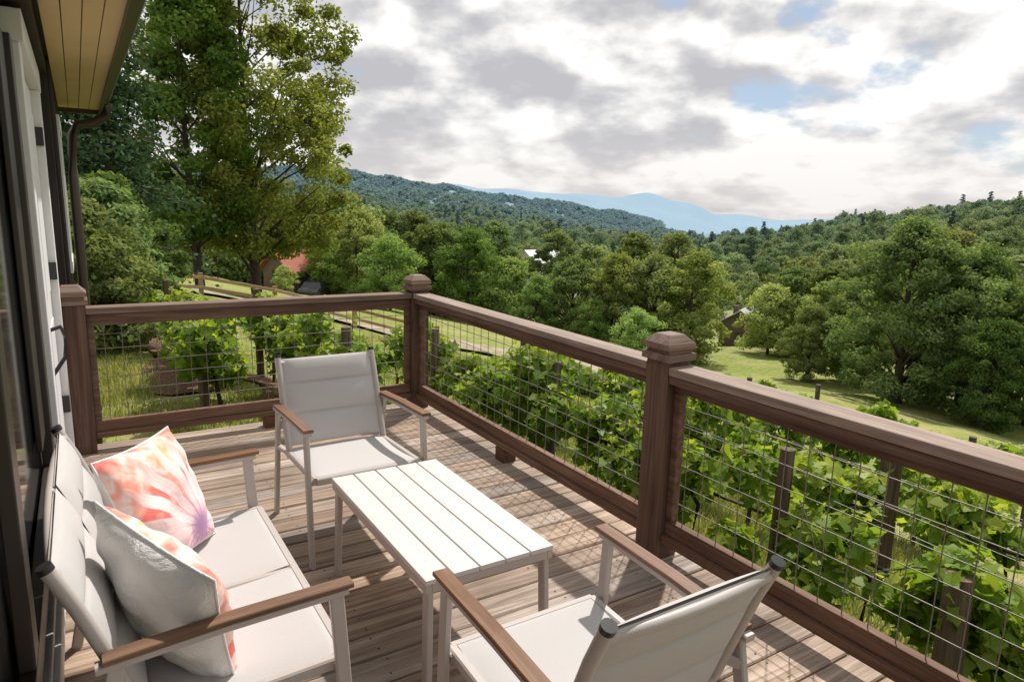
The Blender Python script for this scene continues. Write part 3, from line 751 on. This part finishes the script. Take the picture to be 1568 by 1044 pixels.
def pillow(mat4,S=.43,T=.075):
    b=B(); n=30; t=np.linspace(-1,1,n+1); U,W_=np.meshgrid(t,t,indexing='ij')
    for side in(1,-1):
        k=np.clip((1-U**2)*(1-W_**2),0,1)**.42
        sc=1-.07*(1-np.abs(W_)**2)*(np.abs(U)**4); sc2=1-.07*(1-np.abs(U)**2)*(np.abs(W_)**4)
        Xp=U*S/2*sc; Yp=W_*S/2*sc2; wob=.09*np.sin(U*7+W_*3)+.06*np.sin(W_*9-U*4)+.07*np.sin(U*17*W_)
        Zp=side*(T*k*(1+wob))
        V=np.stack([Xp,Yp,Zp],-1).reshape(-1,3)
        F=[(a*(n+1)+c,(a+1)*(n+1)+c,(a+1)*(n+1)+c+1,a*(n+1)+c+1) for a in range(n) for c in range(n)]
        if side<0: F=[f[::-1] for f in F]
        b.add(V,F,0 if side>0 else 1,None,True)
    loop=[(-1,-1),(1,-1),(1,1),(-1,1)]
    pts=[]
    for q in range(4):
        a,c=np.array(loop[q]),np.array(loop[(q+1)%4])
        for f in np.linspace(0,1,10,endpoint=False):
            u,v=a*(1-f)+c*f; pts.append((u*S/2*(1-.07*(1-v*v)*u**4),v*S/2*(1-.07*(1-u*u)*v**4),0))
    b.tube(pts+[pts[0]],.004,1,6,caps=False)
    o=b.obj('throw_pillow',[pm,pw]); o.matrix_world=mat4
def frame(center,u,v):
    u=Vector(u).normalized(); v=Vector(v); v=(v-u*v.dot(u)).normalized(); n=u.cross(v)
    return Matrix(((u.x,v.x,n.x,center[0]),(u.y,v.y,n.y,center[1]),(u.z,v.z,n.z,center[2]),(0,0,0,1)))
pillow(frame((.16,2.46,.625),(.55,.80,-.05),(-.42,.05,.90)))
pillow(frame((.125,1.86,.60),(-.50,.82,.22),(-.30,-.02,.92)),.44,.08)

# ------------------------------------------------------------------ camera
fwd=Vector((.5233,.8305,-.1904)).normalized(); rt=Vector((.8485,-.5287,.0265)); rt=(rt-fwd*rt.dot(fwd)).normalized(); up=rt.cross(fwd)
cam=bpy.data.cameras.new('camera'); co=bpy.data.objects.new('camera',cam); link(co)
co.matrix_world=Matrix(((rt.x,up.x,-fwd.x,0),(rt.y,up.y,-fwd.y,0),(rt.z,up.z,-fwd.z,1.63),(0,0,0,1)))
cam.sensor_width=36; cam.lens=24.13; cam.clip_end=20000; cam.clip_start=.05
scene.camera=co

# ------------------------------------------------------------------ light
EL=math.radians(55); sd=Vector((.80,.60,0)).normalized()
sv=Vector((sd.x*math.cos(EL),sd.y*math.cos(EL),math.sin(EL)))
sl=bpy.data.lights.new('sun','SUN'); sl.energy=4.7; sl.angle=math.radians(1.2); sl.color=(1,.94,.86)
so=bpy.data.objects.new('sun',sl); link(so); so.rotation_euler=sv.to_track_quat('Z','Y').to_euler()
w=bpy.data.worlds.new('World'); scene.world=w; w.use_nodes=True
class WM(M):
    def __init__(s,t): s.t=t; t.nodes.clear()
k=WM(w.node_tree); out=k.n('ShaderNodeOutputWorld'); bg=k.n('ShaderNodeBackground'); k.L(bg.outputs[0],out.inputs[0]); bg.inputs[1].default_value=.1
sky=k.n('ShaderNodeTexSky',sky_type='NISHITA'); sky.sun_disc=False; sky.sun_elevation=EL; sky.sun_rotation=math.atan2(sd.x,sd.y)
tc=k.n('ShaderNodeTexCoord'); D_=tc.outputs['Generated']; sp=k.n('ShaderNodeSeparateXYZ'); k.L(D_,sp.inputs[0])
zc=k.math('MAXIMUM',sp.outputs[2],0.0)
zz=k.math('POWER',zc,.78)
cb=k.n('ShaderNodeCombineXYZ'); k.L(sp.outputs[0],cb.inputs[0]); k.L(sp.outputs[1],cb.inputs[1]); k.L(k.math('MULTIPLY',zz,1.7),cb.inputs[2])
u=cb.outputs[0]
def dotv(v):
    x=k.n('ShaderNodeVectorMath',operation='DOT_PRODUCT'); k.L(D_,x.inputs[0]); x.inputs[1].default_value=v; return x.outputs['Value']
gap=k.ramp(dotv((.77,.565,.295)),[(.972,0.0),(.999,1.0)])
a1=k.noise(k.mapping(u,(1,1,1),(3.1,1.2,.4)),5.2,8,.56)
a2=k.noise(k.mapping(u,(1,1,1),(3.1+.02,1.2+.015,.4+.06)),5.2,3,.5)
big=k.noise(k.mapping(u,(1,1,1.6),(7.3,2.0,1.0)),2.4,3,.55)
cv=k.math('SUBTRACT',k.math('ADD',k.math('MULTIPLY',a1,.8),k.math('MULTIPLY',big,.2)),k.math('MULTIPLY',gap,.085))
cov=k.ramp(cv,[(.315,0.0),(.385,1.0)])
lit=k.math('MULTIPLY_ADD',k.math('SUBTRACT',a1,a2),3.0,.5)
s2=k.math('ADD',k.math('MULTIPLY',lit,.55),k.math('MULTIPLY',big,.45))
s2=k.math('ADD',s2,k.math('MULTIPLY',k.ramp(dotv((.93,.30,.20)),[(.70,0.0),(1.0,1.0)]),.08))
cl=k.ramp(s2,[(.36,(5.5,5.5,5.8)),(.46,(6.7,6.65,6.8)),(.54,(8.6,8.5,8.4)),(.64,(10.6,10.5,10.3))])
hz=k.ramp(zc,[(0,1.0),(.13,0.0)])
cl=k.mix(k.math('MULTIPLY',hz,.55),cl,(8.4,7.8,7.4))
blue=k.mix(.5,sky.outputs[0],(4.4,5.7,7.6))
c=k.mix(cov,blue,cl)
k.L(c,bg.inputs[0])
